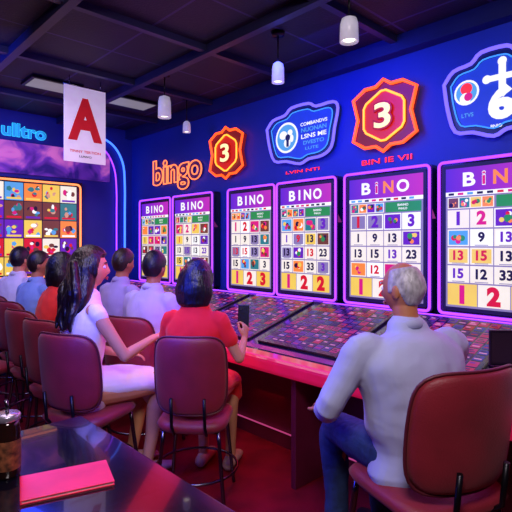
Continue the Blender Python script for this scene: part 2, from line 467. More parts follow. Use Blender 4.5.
tag(newobj('wall_mural', bm, [mm]), 'purple printed mural strip on the blue wall', 'mural')
rnd = random.Random(11)
root = empty('picture_board', wallB(1.55, 5.93, 1.14), 'wide glowing board of colourful picture tiles with warm border', 'display board')
bm = bmesh.new(); box(bm, -1.02, 1.02, -.05, 1.14, -.06, 0, 0, .01); newobj('housing', bm, [m_black], root)
bm = bmesh.new(); tube(bm, [(x, y, .008) for x, y in roundrect(1.98, 1.13, .05, 5, 0, .545)], .012, True); newobj('neon_border', bm, [emi('neon_peach', '#ff8a50', 2.0)], root)
bm = bmesh.new(); rect(bm, -.95, .95, 0, 1.09, .002, 0)
for i in range(9):
    for j in range(5):
        x0 = -.945+i*.21+.005; y0 = .005+j*.216+.005; x1 = x0+.20; y1 = y0+.206
        rect(bm, x0, x1, y0, y1, .003, rnd.choice([8, 11, 10, 5, 13, 12, 8, 7, 2, 5]))
        z = .0034
        for q in range(7):
            cx = rnd.uniform(x0+.04, x1-.04); cy = rnd.uniform(y0+.04, y1-.04)
            disc(bm, cx, cy, rnd.uniform(.015, .036), z, rnd.choice([5, 12, 11, 9, 4, 3, 14, 7, 8]), rnd.choice([4, 5, 9, 12]), rnd.uniform(.015, .038)); z += .0003
        rect(bm, x0+.02, x1-.02, y0+.012, y0+.034, z, rnd.choice([3, 5, 13, 7]))
newobj('screen', bm, [m_txt]+SM[1:], root)
bm = bmesh.new()
tube(bm, crom([(2.45, 5.96, 2.93), (2.75, 5.96, 2.92), (3.0, 5.96, 2.82), (3.14, 5.96, 2.6), (3.17, 5.96, 2.3), (3.17, 5.96, 1.9), (3.17, 5.96, 1.2)], 5), .014)
tag(newobj('neon_tube', bm, [e_blue]), 'curved blue neon tube running down the wall corner', 'neon light')
bm = bmesh.new()
tube(bm, crom([(2.35, 5.96, 2.82), (2.7, 5.96, 2.81), (2.9, 5.96, 2.72), (3.02, 5.96, 2.5), (3.05, 5.96, 2.2), (3.05, 5.96, 1.9), (3.05, 5.96, 1.2)], 5), .010)
tag(newobj('neon_tube', bm, [e_purple]), 'curved violet neon tube running down the wall corner', 'neon light')

# hanging banner
root = empty('hanging_banner', wallB(1.92, 4.37, 2.27), 'white banner with large red letter A hanging from the ceiling', 'banner')
bm = bmesh.new(); box(bm, -.2, .2, 0, .70, -.004, .004); T(bm, 'A', 0, .40, .006, h=.40, w=.33, mi=1, bold=.05); T(bm, 'TINNY TERTION', 0, .10, .006, h=.025, w=.3, mi=1); T(bm, 'LUNVO', 0, .055, .006, h=.02, w=.12, mi=2)
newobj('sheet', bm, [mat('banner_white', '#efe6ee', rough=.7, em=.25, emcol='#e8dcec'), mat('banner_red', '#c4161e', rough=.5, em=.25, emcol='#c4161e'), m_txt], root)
bm = bmesh.new(); tube(bm, [(-.21, .705, 0), (.21, .705, 0)], .008); newobj('rod', bm, [m_chrome], root)
for sx in (-.15, .15):
    bm = bmesh.new(); tube(bm, [(sx, .70, 0), (sx, .79, 0)], .003); newobj('cord', bm, [m_chrome], root)

# ---------------------------------------------------------------- ceiling lights
def pendant(x, y, drop, r, hh, label):
    root = empty('pendant_lamp', Matrix.Translation((x, y, H)), label, 'ceiling lamp', 'white ceiling lamps')
    bm = bmesh.new(); lathe(bm, [(.0, -.03), (.045, -.03), (.05, 0)]); newobj('canopy', bm, [m_blackm], root)
    bm = bmesh.new(); tube(bm, [(0, 0, -.02), (0, 0, -drop)], .006); newobj('stem', bm, [m_blackm], root)
    bm = bmesh.new(); lathe(bm, [(.015, -drop), (r*.8, -drop-.015), (r*.95, -drop-hh*.3), (r, -drop-hh), (r*.93, -drop-hh), (r*.85, -drop-hh*.4), (.01, -drop-.03)], caps=False)
    newobj('shade', bm, [mat('lamp_white', '#dcd8ea', rough=.35, em=.22)], root)
    bm = bmesh.new(); lathe(bm, [(.002, -drop-hh*.95), (r*.6, -drop-hh*.92), (r*.65, -drop-hh*.6), (.01, -drop-hh*.45)]); newobj('bulb', bm, [emi('bulb_glow', '#fff0dc', 3)], root)
pendant(2.35, 1.69, .20, .056, .15, 'white cylindrical ceiling lamp on a short dark stem')
pendant(2.52, 2.44, .22, .046, .15, 'white cylindrical ceiling lamp on a short dark stem')
pendant(2.39, 3.75, .20, .060, .20, 'white bell-shaped ceiling lamp on a dark stem')
pendant(2.95, 4.20, .25, .042, .12, 'white bell-shaped ceiling lamp on a dark stem')
for (x, y) in ((2.6, 4.72), (1.75, 4.72), (.6, 2.4), (.6, .2), (-1.6, 2.4)):
    root = empty('ceiling_light_panel', Matrix.Translation((x, y, H)), 'flat warm ceiling light panel set in a dark frame', 'ceiling light', 'flat ceiling light panels')
    bm = bmesh.new(); box(bm, -.24, .24, -.16, .16, -.03, -.001, 0, .005); newobj('frame', bm, [m_blackm], root)
    bm = bmesh.new(); box(bm, -.21, .21, -.13, .13, -.034, -.03); newobj('diffuser', bm, [emi('panel_glow', '#9c94a0', .6)], root)

# ---------------------------------------------------------------- counter
y0c, y1c = -.6, 5.9
counter = root = empty('bingo_counter', Matrix.Translation((2.15, y0c, 0)), 'long dark glossy player counter with magenta edge below the screens', 'counter')
L = y1c-y0c
bm = bmesh.new()
prof = [(0.01, .735), (0.01, .78), (.16, .785), (.2, .80), (1.02, 1.03), (1.12, 1.03), (1.12, .99), (1.0, .97), (.2, .74)]
a = [bm.verts.new((p[0], 0, p[1])) for p in prof]; b2 = [bm.verts.new((p[0], L, p[1])) for p in prof]
bm.faces.new(a); bm.faces.new(b2[::-1])
for i in range(len(prof)): bm.faces.new((a[(i+1)%len(prof)], a[i], b2[i], b2[(i+1)%len(prof)]))
newobj('worktop', bm, [mat('counter_black_gloss', '#1c1236', rough=.18, coat=.5)], root)
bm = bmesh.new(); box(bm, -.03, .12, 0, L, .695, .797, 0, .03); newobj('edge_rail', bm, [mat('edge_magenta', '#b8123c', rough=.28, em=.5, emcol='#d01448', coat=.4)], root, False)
bm = bmesh.new(); box(bm, .45, .5, 0, L, 0, .80); newobj('front_panel', bm, [mat('panel_dark_red', '#5c0f2c', rough=.4)], root)
bm = bmesh.new(); tube(bm, [(.43, .01, .12), (.43, L-.01, .12)], .006); newobj('foot_light', bm, [e_pinkn], root)
for i, y in enumerate([.3+1.15*i for i in range(6)]):
    bm = bmesh.new(); box(bm, .05, .45, y-.02, y+.02, 0, .735, 0, .005); newobj('support_leg', bm, [mat('panel_dark_red', '#5c0f2c', rough=.4)], root)
th = math.atan2(.23, .82); ct, st = math.cos(th), math.sin(th)
e_t = [mat('tile_dark', '#120c30', rough=.2, coat=.3), emi('tile_magenta', '#b82474', .62), emi('tile_purple', '#5a2aa0', .6), emi('tile_pink', '#e090c4', .75), emi('tile_blue', '#2838a0', .55), emi('tile_red', '#b82040', .6), emi('tile_deep', '#2c1668', .5), e_purple]
for n, (yc, w) in enumerate([(5.35, .70), (4.55, .70), (3.75, .70), (2.95, .70), (2.15, .70), (1.35, .70), (.55, .70), (-.2, .62)]):
    root = D.objects.new('card_panel', None); C.objects.link(root); root.parent = counter
    root.matrix_local = Matrix(((0, ct, -st, .22), (-1, 0, 0, yc-y0c), (0, st, ct, .811), (0, 0, 0, 1)))
    root['label'] = 'inclined glowing panel of magenta card tiles'
    bm = bmesh.new(); box(bm, -w/2, w/2, 0, .78, -.006, .012, 0, .006); newobj('panel_frame', bm, [m_black], root)
    bm = bmesh.new(); rnd = random.Random(50+n)
    rect(bm, -w/2+.01, w/2-.01, .02, .76, .0125, 0)
    nc, nr = 10, 10
    cw = (w-.05)/nc; ch = .71/nr
    for i in range(nc):
        for j in range(nr):
            x0 = -w/2+.025+i*cw; y0 = .035+j*ch
            rect(bm, x0+.005, x0+cw-.005, y0+.007, y0+ch-.007, .0135, rnd.choice([1, 1, 2, 2, 4, 5, 6, 6, 6]))
            rect(bm, x0+.012, x0+cw-.012, y0+ch*.3, y0+ch*.45, .0142, rnd.choice([3, 1, 5, 0, 6]))
            rect(bm, x0+.012, x0+cw*.6, y0+ch*.58, y0+ch*.75, .0142, rnd.choice([3, 6, 2, 0]))
    newobj('card_tiles', bm, e_t, root)
    bm = bmesh.new(); tube(bm, [(-w/2+.01, .772, .014), (w/2-.01, .772, .014)], .006); newobj('glow_line', bm, [e_purple], root)

root = empty('card_stand', Matrix.Translation((2.60, .93, .885)) @ Matrix.Rotation(math.radians(-45), 4, 'Z'), 'small upright black display stand on the counter', 'display stand')
bm = bmesh.new(); box(bm, -.05, .05, -.03, .03, -.02, .015, 0, .004); newobj('base', bm, [m_black], root)
bm = bmesh.new(); box(bm, -.06, .06, -.008, .008, .01, .19, 0, .005); newobj('panel', bm, [mat('stand_dark_face', '#1a1626', rough=.3)], root)
bm = bmesh.new(); box(bm, -.05, .05, -.0095, -.0082, .025, .175); newobj('face', bm, [mat('stand_face', '#2a2230', rough=.3)], root)

# ---------------------------------------------------------------- foreground table
root = empty('table', Matrix.Translation((.2, 1.05, 0)), 'glossy black rectangular table', 'table')
bm = bmesh.new(); box(bm, -.9, .705, -1.3, 1.05, .715, .75, 0, .008); newobj('tabletop', bm, [mat('black_lacquer', '#0d0c18', rough=.15, coat=.6)], root)
bm = bmesh.new(); lathe(bm, [(.04, .02), (.04, .7), (.06, .715)]); newobj('pedestal', bm, [m_blackm], root)
bm = bmesh.new(); lathe(bm, [(.30, 0), (.30, .012), (.05, .035)]); newobj('foot', bm, [m_blackm], root)

root = empty('notebook', Matrix.Translation((.616, 1.54, .75)) @ Matrix.Rotation(math.radians(-17), 4, 'Z'), 'closed hot pink notebook lying on the black table', 'notebook')
bm = bmesh.new(); box(bm, -.135, .135, -.084, .084, .010, .013, 0, .001); box(bm, -.135, .135, -.084, .084, 0, .003, 0, .001); box(bm, -.136, -.131, -.084, .084, 0, .013, 0, .001)
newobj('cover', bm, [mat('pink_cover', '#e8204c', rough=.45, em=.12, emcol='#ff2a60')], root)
bm = bmesh.new(); box(bm, -.131, .131, -.08, .08, .003, .010); newobj('pages', bm, [mat('paper', '#d8ccd4', rough=.8)], root)

root = empty('jar', Matrix.Translation((.49, 1.72, .75)), 'tall dark amber glass jar with pale lid and thin straw', 'jar')
bm = bmesh.new(); lathe(bm, [(.0, 0), (.036, 0), (.041, .01), (.041, .15), (.037, .17), (.036, .185)]); newobj('body', bm, [mat('amber_glass', '#22100c', rough=.1, coat=.5)], root)
bm = bmesh.new(); lathe(bm, [(.0415, .03), (.0422, .035), (.0422, .12), (.0415, .125)], caps=False)
newobj('label_band', bm, [mat('jar_label', '#6a3c24', rough=.5, var=.8, vscale=60)], root)
bm = bmesh.new(); lathe(bm, [(.039, .185), (.041, .19), (.041, .202), (.037, .207), (.0, .207)]); newobj('lid', bm, [mat('jar_lid', '#b8b0c8', rough=.25, metal=.7)], root)
bm = bmesh.new(); tube(bm, [(0, 0, .205), (0, 0, .23), (-.004, 0, .25)], .006); newobj('straw', bm, [m_chrome], root)

# ---------------------------------------------------------------- chairs
SEAT = .54
def pillow(bm, w, h, t, ex, fn, nr=10, na=40):
    def pt(rho, a):
        c, s = math.cos(a), math.sin(a)
        k = (abs(c)**ex+abs(s)**ex)**(-1/ex)
        return rho*c*k*w, rho*s*k*h
    for side in (1, -1):
        prev = None
        for i in range(nr+1):
            rho = (i/nr)**.6
            tt = t*max(0, 1-rho**5)**.5
            if i == 0: ring = [bm.verts.new(fn(0, 0, side*t))]*na
            elif i == nr and side == -1: ring = rim
            else: ring = [bm.verts.new(fn(*pt(rho, 2*math.pi*k/na), side*tt)) for k in range(na)]
            if i == nr and side == 1: rim = ring
            if prev:
                for k in range(na):
                    k2 = (k+1) % na
                    f = [prev[k], ring[k], ring[k2], prev[k2]] if i > 1 else [prev[0], ring[k], ring[k2]]
                    if side == -1: f = f[::-1]
                    bm.faces.new(f).smooth = True
            prev = ring
m_uph = mat('maroon_upholstery', '#861c2c', rough=.48, bump=.2, bscale=200, var=.15, sheen=.1)
m_pipe = mat('upholstery_piping', '#5a1626', rough=.5)
def make_chair():
    root = D.objects.new('chair', None); C.objects.link(root)
    bm = bmesh.new()
    pillow(bm, .225, .22, .045, 5, lambda x, y, t: (x, y, SEAT-.045+t-.012*(1-(x/.225)**2)))
    newobj('seat', bm, [m_uph], root, True)
    def fb(x, z, t):
        zz = z+.22
        X = x*(1+.05*math.sin(zz/.44*math.pi))
        return (X, -.215+1.5*X*X-.12*zz+t, SEAT+.025+zz)
    bm = bmesh.new()
    pillow(bm, .212, .22, .03, 5.5, fb, nr=12, na=64)
    newobj('backrest', bm, [m_uph], root, True)
    bm = bmesh.new(); pts = []
    for q in range(64):
        a = 2*math.pi*q/64; c, s = math.cos(a), math.sin(a); kk = (abs(c)**5.5+abs(s)**5.5)**(-1/5.5)
        pts.append(fb(c*kk*.214, s*kk*.222, 0))
    tube(bm, pts, .006, True)
    newobj('piping', bm, [m_pipe], root)
    bm = bmesh.new()
    tube(bm, [(-.17, -.17, SEAT-.08), (-.17, .17, SEAT-.08), (.17, .17, SEAT-.08), (.17, -.17, SEAT-.08)], .011, True)
    for sx in (-.10, .10):
        tube(bm, [(sx, -.10, SEAT-.09), (sx, -.19, SEAT-.09), (sx, -.245, SEAT-.03), (sx, -.262, SEAT+.13)], .010)
    newobj('frame', bm, [m_blackm], root)
    for sx in (-1, 1):
        for sy in (-1, 1):
            bm = bmesh.new(); tube(bm, crom([(sx*.17, sy*.17, SEAT-.08), (sx*.19, sy*.19, .25), (sx*.215, sy*.215, .012)], 3), .012)
            newobj('leg', bm, [m_chrome], root)
    bm = bmesh.new()
    tube(bm, [(.265*math.cos(a*math.pi/12), .265*math.sin(a*math.pi/12), .2) for a in range(24)], .008, True)
    newobj('foot_ring', bm, [m_chrome], root)
    return root
proto = make_chair(); protos = list(proto.children)
first = [True]
def chair(x, y, az, label, sc=1, scz=1):
    if first[0]: o = proto; first[0] = False
    else:
        o = proto.copy(); C.objects.link(o)
        for c in protos:
            k = c.copy(); C.objects.link(k); k.parent = o
    o.location = (x, y, 0); o.rotation_euler = (0, 0, -math.radians(az)); o.scale = (sc, sc, scz)
    tag(o, label, 'chair', 'maroon upholstered chairs')
    return o

# ---------------------------------------------------------------- people
def sstep(a, b, x):
    t = max(0, min(1, (x-a)/(b-a))); return t*t*(3-2*t)
def g(x, s): return math.exp(-(x/s)**2)
def head_pt(d, off=0):
    x, y, z = d
    X = .074*x; Y = .096*y; Z = .116*z
    if z < 0:
        t = -z
        X *= 1-.28*t*t-.06*t
        if y < 0: Y *= 1-.5*t**1.2
        else: Y *= 1-.02*t
    if z > 0: Y *= 1+.03*z
    if y > 0:
        fr = y
        Y += fr*(.024*g(x, .13)*g(z+.22, .17)+.010*g(x, .10)*g(z-.0, .2))
        Y -= fr*.011*(g(x-.42, .2)+g(x+.42, .2))*g(z-.06, .14)
        Y += fr*.004*g(z-.27, .1)*g(x, .6)
        Y += fr*.006*g(x, .26)*g(z+.52, .10)
        Y -= fr*.004*g(x, .3)*g(z+.66, .07)
        Y += fr*.012*g(x, .35)*g(z+.86, .16)
        X += math.copysign(.003, x)*g(abs(x)-.75, .25)*g(z+.15, .2)
    v = Vector((X, Y, Z))
    if off: v += Vector((x, y, z))*off
    return v
def head_mesh(bm, M, offf=lambda d: 0, nu=56, nv=44):
    rows = []
    for j in range(1, nv):
        ph = math.pi*j/nv
        rows.append([(math.sin(ph)*math.sin(2*math.pi*i/nu), math.sin(ph)*math.cos(2*math.pi*i/nu), math.cos(ph)) for i in range(nu)])
    R = [[bm.verts.new(M @ head_pt(d, offf(d))) for d in row] for row in rows]
    top = bm.verts.new(M @ head_pt((0, 0, 1), offf((0, 0, 1)))); bot = bm.verts.new(M @ head_pt((0, 0, -1), offf((0, 0, -1))))
    for j in range(len(R)-1):
        for i in range(nu):
            bm.faces.new((R[j][i], R[j+1][i], R[j+1][(i+1)%nu], R[j][(i+1)%nu]))
    for i in range(nu):
        bm.faces.new((top, R[0][i], R[0][(i+1)%nu])); bm.faces.new((bot, R[-1][(i+1)%nu], R[-1][i]))
def ellip(bm, M, c, r, n=10):
    vs = bmesh.ops.create_uvsphere(bm, u_segments=n*2, v_segments=n, radius=1)['verts']
    for v in vs: v.co = M @ Vector((c[0]+v.co.x*r[0], c[1]+v.co.y*r[1], c[2]+v.co.z*r[2]))
cl = D.textures.new('fold_clouds', 'CLOUDS'); cl.noise_scale = .12; cl.noise_depth = 1
cl2 = D.textures.new('hair_clouds', 'CLOUDS'); cl2.noise_scale = .05
def solidify_remesh(bm, name, voxel, m, parent, smooth=4, disp=0, tex=None):
    bmesh.ops.recalc_face_normals(bm, faces=bm.faces)
    me = D.meshes.new(name); bm.to_mesh(me); bm.free()
    o = D.objects.new(name, me); C.objects.link(o)
    r = o.modifiers.new('r', 'REMESH'); r.mode = 'VOXEL'; r.voxel_size = voxel
    s = o.modifiers.new('s', 'SMOOTH'); s.iterations = smooth; s.factor = .5
    if disp:
        d = o.modifiers.new('d', 'DISPLACE'); d.texture = tex or cl; d.strength = disp; d.mid_level = .5
    dg = bpy.context.evaluated_depsgraph_get(); dg.update()
    m2 = D.meshes.new_from_object(o.evaluated_get(dg)); m2.name = name
    D.objects.remove(o); D.meshes.remove(me)
    return newobj(name, m2, [m], parent, True)
def hand(bm, W, d, n, side, curl=.5, s=1):
    W = Vector(W); d = Vector(d).normalized(); n = Vector(n); n = (n-d*n.dot(d)).normalized()
    l = d.cross(n)*side
    loft(bm, [W-d*.01, W+d*.03*s, W+d*.07*s, W+d*.09*s], [(.026*s, .02*s), (.034*s, .016*s), (.04*s, .014*s), (.038*s, .011*s)], ref=n, seg=14, sub=2)
    for off, ln in ((-.033, .060), (-.011, .073), (.011, .08), (.033, .074)):
        p = W+d*.086*s+l*off*s; ang = 0; pts = [p-d*.015*s]; pts.append(p)
        dd = (d+l*off*2.5).normalized()
        for seg_, fr in ((0, .42), (1, .33), (2, .25)):
            ang += curl*(1.0 if seg_ else .8)
            p = p+(dd*math.cos(ang)+n*math.sin(ang))*ln*fr*s
            pts.append(p)
        loft(bm, pts, [.0085*s, .009*s, .0083*s, .0078*s, .0065*s], ref=l, seg=10, sub=2)
    p = W+d*.025*s+l*.022*s; t = (d*.62+l*.7+n*.3).normalized()
    loft(bm, [p, p+t*.035*s, p+t*.06*s+d*.008, p+t*.068*s+d*.03*s], [.013*s, .012*s, .010*s, .0075*s], ref=n, seg=10, sub=2)
SKINS = {'a': '#c98f72', 'b': '#b8724e', 'c': '#cf9068'}
def person(label, x, y, az, s=1.0, lean=4, female=False, skin='a', hair='short', haircol='#15101a',
           top='#cfd0e6', bottom='#26304e', outfit='shirt', armL=None, armR=None, yaw=0, pitch=0, vox=.008, sleeve=.45, knee=(.46, .10), foot=.44, wide=1.0):
    S = SEAT
    lr = math.radians(lean)
    def sp(h, fx=0, fy=0):
        hh = h*s
        yb = (hh-.09)*math.sin(lr)+.15*max(0, hh-.3)**2
        return Vector((fx*s, yb+fy*s, S+.09+(hh-.09)*math.cos(lr)))
    k = .9 if female else wide
    wst = .80 if female else wide
    secs = [(.05, .165, .115), (.12, .17, .12), (.21, .150*wst, .108*wst), (.31, .160*(k if not female else .86), .114*k), (.42, .180*k, .120*k), (.50, .184*k, .108*k), (.56, .145*k, .085*k), (.60, .085, .066), (.64, .056, .056), (.70, .052, .055)]
    ms = mat('skin_'+skin, SKINS[skin], rough=.5, var=.08, bump=.08, bscale=300)
    bm = bmesh.new()
    loft(bm, [sp(a) for a, b_, c_ in secs], [(b_*s, c_*s) for a, b_, c_ in secs], ref=(0, 1, 0), seg=28, sub=3)
    hc = sp(.63)+Vector((0, .022*s, .148*s))
    Mh = Matrix.Translation(hc) @ Matrix.Rotation(math.radians(yaw), 4, 'Z') @ Matrix.Rotation(math.radians(-pitch), 4, 'X') @ Matrix.Scale(s, 4)
    head_mesh(bm, Mh)
    for sx in (-1, 1): ellip(bm, Mh, (sx*.076, -.008, -.008), (.010, .019, .031))
    K = []
    for sx in (-1, 1):
        hip = Vector((sx*.095*s, .02, S+.085)); kn = Vector((sx*knee[1]*s, knee[0]*s, S+.045))
        an = Vector((sx*(knee[1])*s, foot*s, .10)); K.append((sx, hip, kn, an))
        loft(bm, [hip, hip.lerp(kn, .5), kn, kn.lerp(an, .3)+Vector((0, -.012, 0)), kn.lerp(an, .65), an, an-Vector((0, 0, .03))],
             [.09*s, .078*s, .06*s, .056*s, .042*s, .035*s, .035*s], ref=(1, 0, 0), seg=16, sub=3)
        loft(bm, [an+Vector((0, -.04, -.05)), an+Vector((0, .05, -.055)), an+Vector((0, .15, -.07))], [(.034, .035), (.04, .034), (.034, .018)], ref=(0, 0, 1), seg=14, sub=2)
    A = []
    for sx, arm in ((-1, armL), (1, armR)):
        sh = sp(.535, sx*.178*k)
        if arm is None: arm = dict(e=(.26, .10, .27), w=(.12, .33, .20), d=(-.3, 1, -.25), n=(0, -.2, -1), c=.35)
        e_ = Vector((sx*arm['e'][0]*s, arm['e'][1]*s, S+arm['e'][2]*s)); w_ = Vector((sx*arm['w'][0]*s, arm['w'][1]*s, S+arm['w'][2]*s))
        f = .83 if female else 1
        A.append((sx, sh, e_, w_, f))
        loft(bm, [sp(.53, sx*.11*k), sh, sh.lerp(e_, .5), e_], [.055*s*f, .054*s*f, .045*s*f, .039*s*f], seg=14, sub=3, ref=(0, 1, .2))
        loft(bm, [e_, e_.lerp(w_, .3), w_], [.039*s*f, .038*s*f, (.029*s*f, .024*s*f)], seg=14, sub=3, ref=arm['n'])
        d_ = Vector((arm['d'][0]*sx, arm['d'][1], arm['d'][2])); n_ = Vector((arm['n'][0]*sx, arm['n'][1], arm['n'][2]))
        hand(bm, w_, d_, n_, arm.get('side', -sx if n_.z < 0 else sx), arm['c'], s*f**.5)
    body = solidify_remesh(bm, 'person', vox, ms, None, 3)
    body.location = (x, y, 0); body.rotation_euler = (0, 0, -math.radians(az))
    tag(body, label, 'person')
    ease = .014
    mt = mat('cloth_'+top, top, rough=.88, bump=.28, bscale=9, var=.04, sheen=.1, bdist=.025, distort=.8, stretch=(1, 1, .7))
    mb = mat('cloth_'+bottom, bottom, rough=.85, bump=.4, bscale=14, var=.22, vscale=30, bdist=.02, distort=.8)
    bm = bmesh.new()
    secs2 = [(.03, .172*(1+(wide-1)*.6), .122)]+[q for q in secs if .1 < q[0] < .62]
    loft(bm, [sp(a) for a, b_, c_ in secs2], [((b_+ease)*s, (c_+ease)*s) for a, b_, c_ in secs2], seg=28, sub=3)
    if female:
        for sx in (-1, 1): ellip(bm, Matrix.Identity(4), sp(.405, sx*.075, .085), (.062*s, .055*s, .06*s))
    for sx, sh, e_, w_, f in A:
        pts = [sp(.53, sx*.11*k), sh, sh.lerp(e_, .5)]; rr_ = [.062*s*f, .068*s*f, .063*s*f]
        if sleeve > .5:
            pts.append(e_); rr_.append(.058*s*f)
            t = (sleeve-.5)*2
            if t > .1: pts.append(e_.lerp(w_, t)); rr_.append(.048*s*f)
        elif sleeve < .3:
            pts = [sp(.53, sx*.11*k), sh, sh.lerp(e_, .16)]; rr_ = [.058*s*f, .060*s*f, .054*s*f]
        loft(bm, pts, rr_, seg=16, sub=3)
    if outfit == 'dress':
        loft(bm, [Vector((0, -.06, S+.115)), Vector((0, .08, S+.10)), Vector((0, .28*s, S+.085)), Vector((0, (knee[0]-.02)*s, S+.055))], [(.175*s, .10), (.185*s, .10), (.185*s, .092), (.18*s, .08)], ref=(0, 0, 1), seg=24, sub=3)
        loft(bm, [Vector((0, (knee[0]-.03)*s, S+.06)), Vector((0, (knee[0]+.01)*s, S-.06))], [(.175*s, .075), (.18*s, .07)], ref=(0, 1, 0), seg=20, sub=3)
    solidify_remesh(bm, 'dress' if outfit == 'dress' else 'shirt', max(vox, .006), mt, body, 8, .018)
    if outfit == 'shirt':
        bm = bmesh.new(); c0 = sp(.615); ring = []
        for i in range(24):
            a = 2*math.pi*i/24
            ring.append(c0+Vector((.066*s*math.cos(a), .064*s*math.sin(a)+.004, -.022*s*math.sin(a))))
        rr2 = [[bm.verts.new(p+Vector((math.cos(2*math.pi*i/24)*q[0], math.sin(2*math.pi*i/24)*q[0], q[1]))*s) for i, p in enumerate(ring)] for q in ((.018, -.016), (.008, .022), (-.002, .024), (-.004, -.01))]
        for q in range(4):
            for i in range(24): bm.faces.new((rr2[q][i], rr2[q][(i+1)%24], rr2[(q+1)%4][(i+1)%24], rr2[(q+1)%4][i]))
        newobj('collar', bm, [mt], body, True)
    if outfit != 'dress':
        bm = bmesh.new()
        loft(bm, [sp(.03), sp(.10), sp(.17)], [(.172*s, .122*s), (.176*s, .126*s), (.155*s, .112*s)], seg=24, sub=3)
        for sx, hip, kn, an in K:
            loft(bm, [hip, hip.lerp(kn, .5), kn, kn.lerp(an, .3), kn.lerp(an, .65), an+Vector((0, 0, .02))], [.100*s, .090*s, .074*s, .070*s, .062*s, .056*s], ref=(1, 0, 0), seg=16, sub=3)
        solidify_remesh(bm, 'trousers', max(vox, .007), mb, body, 5, .016)
    for sx, hip, kn, an in K:
        bm = bmesh.new()
        loft(bm, [an+Vector((0, -.05, -.055)), an+Vector((0, .03, -.05)), an+Vector((0, .10, -.06)), an+Vector((0, .18, -.07))], [(.040, .042), (.046, .044), (.047, .034), (.038, .022)], ref=(0, 0, 1), seg=16, sub=3)
        newobj('shoe', bm, [mat('shoe_'+('pale' if outfit == 'dress' else 'dark'), '#b89a8c' if outfit == 'dress' else '#17141c', rough=.35)], body, True)
    mh = mat('hair_'+hair+haircol, haircol, rough=.4, var=.35, vscale=60, bump=.6 if hair in ('long', 'bob') else .35, bscale=70, stretch=(1, 1, .08) if hair in ('long', 'bob') else (1, 1, .5), distort=.4)
    if hair == 'bald':
        def off(d):
            xx, yy, zz = d
            zt = -.12 if yy > -.2 else -.12-.48*sstep(-.2, -.6, yy)
            crown = 1-.75*sstep(.70, .9, zz+.12*yy)
            return -.010+.0155*sstep(zt-.06, zt+.06, zz)*sstep(.5, .25, yy)*crown
    elif hair == 'short':
        def off(d):
            xx, yy, zz = d
            zt = .02+.5*sstep(.15, .75, yy) if yy > .15 else .02-.62*sstep(.15, -.55, yy)
            return -.012+sstep(zt-.06, zt+.08, zz)*(.022+.010*max(0, zz))
    else:
        lo_, hi_ = (.12, .62) if hair == 'long' else (.25, .72)
        def off(d):
            xx, yy, zz = d
            zt = (-.9 if yy < lo_ else -.9+1.42*sstep(lo_, hi_, yy))
            return -.012+sstep(zt-.06, zt+.1, zz)*(.036 if hair == 'bob' else .034)
    bm = bmesh.new(); head_mesh(bm, Mh, off, 72, 56)
    if hair in ('bald', 'short'): newobj('hair', bm, [mh], body, True)
    else:
        q = Mh
        if hair == 'bob':
            loft(bm, [q @ Vector((0, -.03, .02)), q @ Vector((0, -.035, -.06)), q @ Vector((0, -.04, -.115))], [(.106*s, .086*s), (.122*s, .09*s), (.112*s, .075*s)], seg=28, sub=3)
            solidify_remesh(bm, 'hair', .006, mh, body, 6, .008, cl2)
        else:
            q2 = Matrix.Translation(hc) @ Matrix.Rotation(math.radians(yaw*.4), 4, 'Z') @ Matrix.Scale(s, 4)
            loft(bm, [q @ Vector((0, -.04, .02)), q @ Vector((0, -.05, -.07)), q2 @ Vector((.0, -.075, -.17)), q2 @ Vector((.0, -.10, -.26)), q2 @ Vector((0, -.10, -.33))], [(.100*s, .08*s), (.118*s, .075*s), (.132*s, .065*s), (.120*s, .052*s), (.085*s, .03*s)], seg=28, sub=3)
            for i in range(9):
                xx = -.10+.025*i
                pts = [q @ Vector((xx*.8, -.09, .03)), q @ Vector((xx*1.15, -.115+.3*abs(xx), -.06))]
                for kk in range(1, 6):
                    pts.append(q2 @ Vector((xx*1.25+.012*math.sin(kk*1.7+i), -.135+.35*abs(xx)-.008*kk+.010*math.cos(kk*1.6+i*2), -.06-kk*.052-.01*(i % 3))))
                loft(bm, pts, [.022*s, .024*s, .024*s, .024*s, .022*s, .018*s, .010*s], seg=10, sub=3)
            solidify_remesh(bm, 'hair', .005, mh, body, 4, .008, cl2)
    if vox < .0075 or female:
        for sx in (-1, 1):
            bm = bmesh.new(); ellip(bm, Mh, (sx*.031, .0775, .006), (.0135, .0115, .0115), 8)
            newobj('eye', bm, [mat('eye_white', '#e8e4e4', rough=.2, var=.02)], body, True)
            bm = bmesh.new(); ellip(bm, Mh, (sx*.031, .0855, .006), (.0068, .0045, .0072), 6)
            newobj('iris', bm, [mat('iris_brown', '#1c0f0a', rough=.15)], body, True)
            bm = bmesh.new(); loft(bm, [Mh @ Vector((sx*.014, .094, .027)), Mh @ Vector((sx*.031, .0925, .033)), Mh @ Vector((sx*.050, .080, .027))], [.003, .004, .002], sub=3, seg=8)
            newobj('eyebrow', bm, [mh], body, True)
        bm = bmesh.new()
        loft(bm, [Mh @ Vector((-.023, .088, -.060)), Mh @ Vector((-.008, .0985, -.057)), Mh @ Vector((.008, .0985, -.057)), Mh @ Vector((.023, .088, -.060))], [.002, .005, .005, .002], sub=3, seg=10)
        loft(bm, [Mh @ Vector((-.019, .088, -.064)), Mh @ Vector((0, .0975, -.067)), Mh @ Vector((.019, .088, -.064))], [.002, .0055, .002], sub=3, seg=10)
        newobj('lips', bm, [mat('lips_'+('rose' if female else 'plain'), '#a82c3a' if female else '#a0604e', rough=.35)], body, True)
    return body

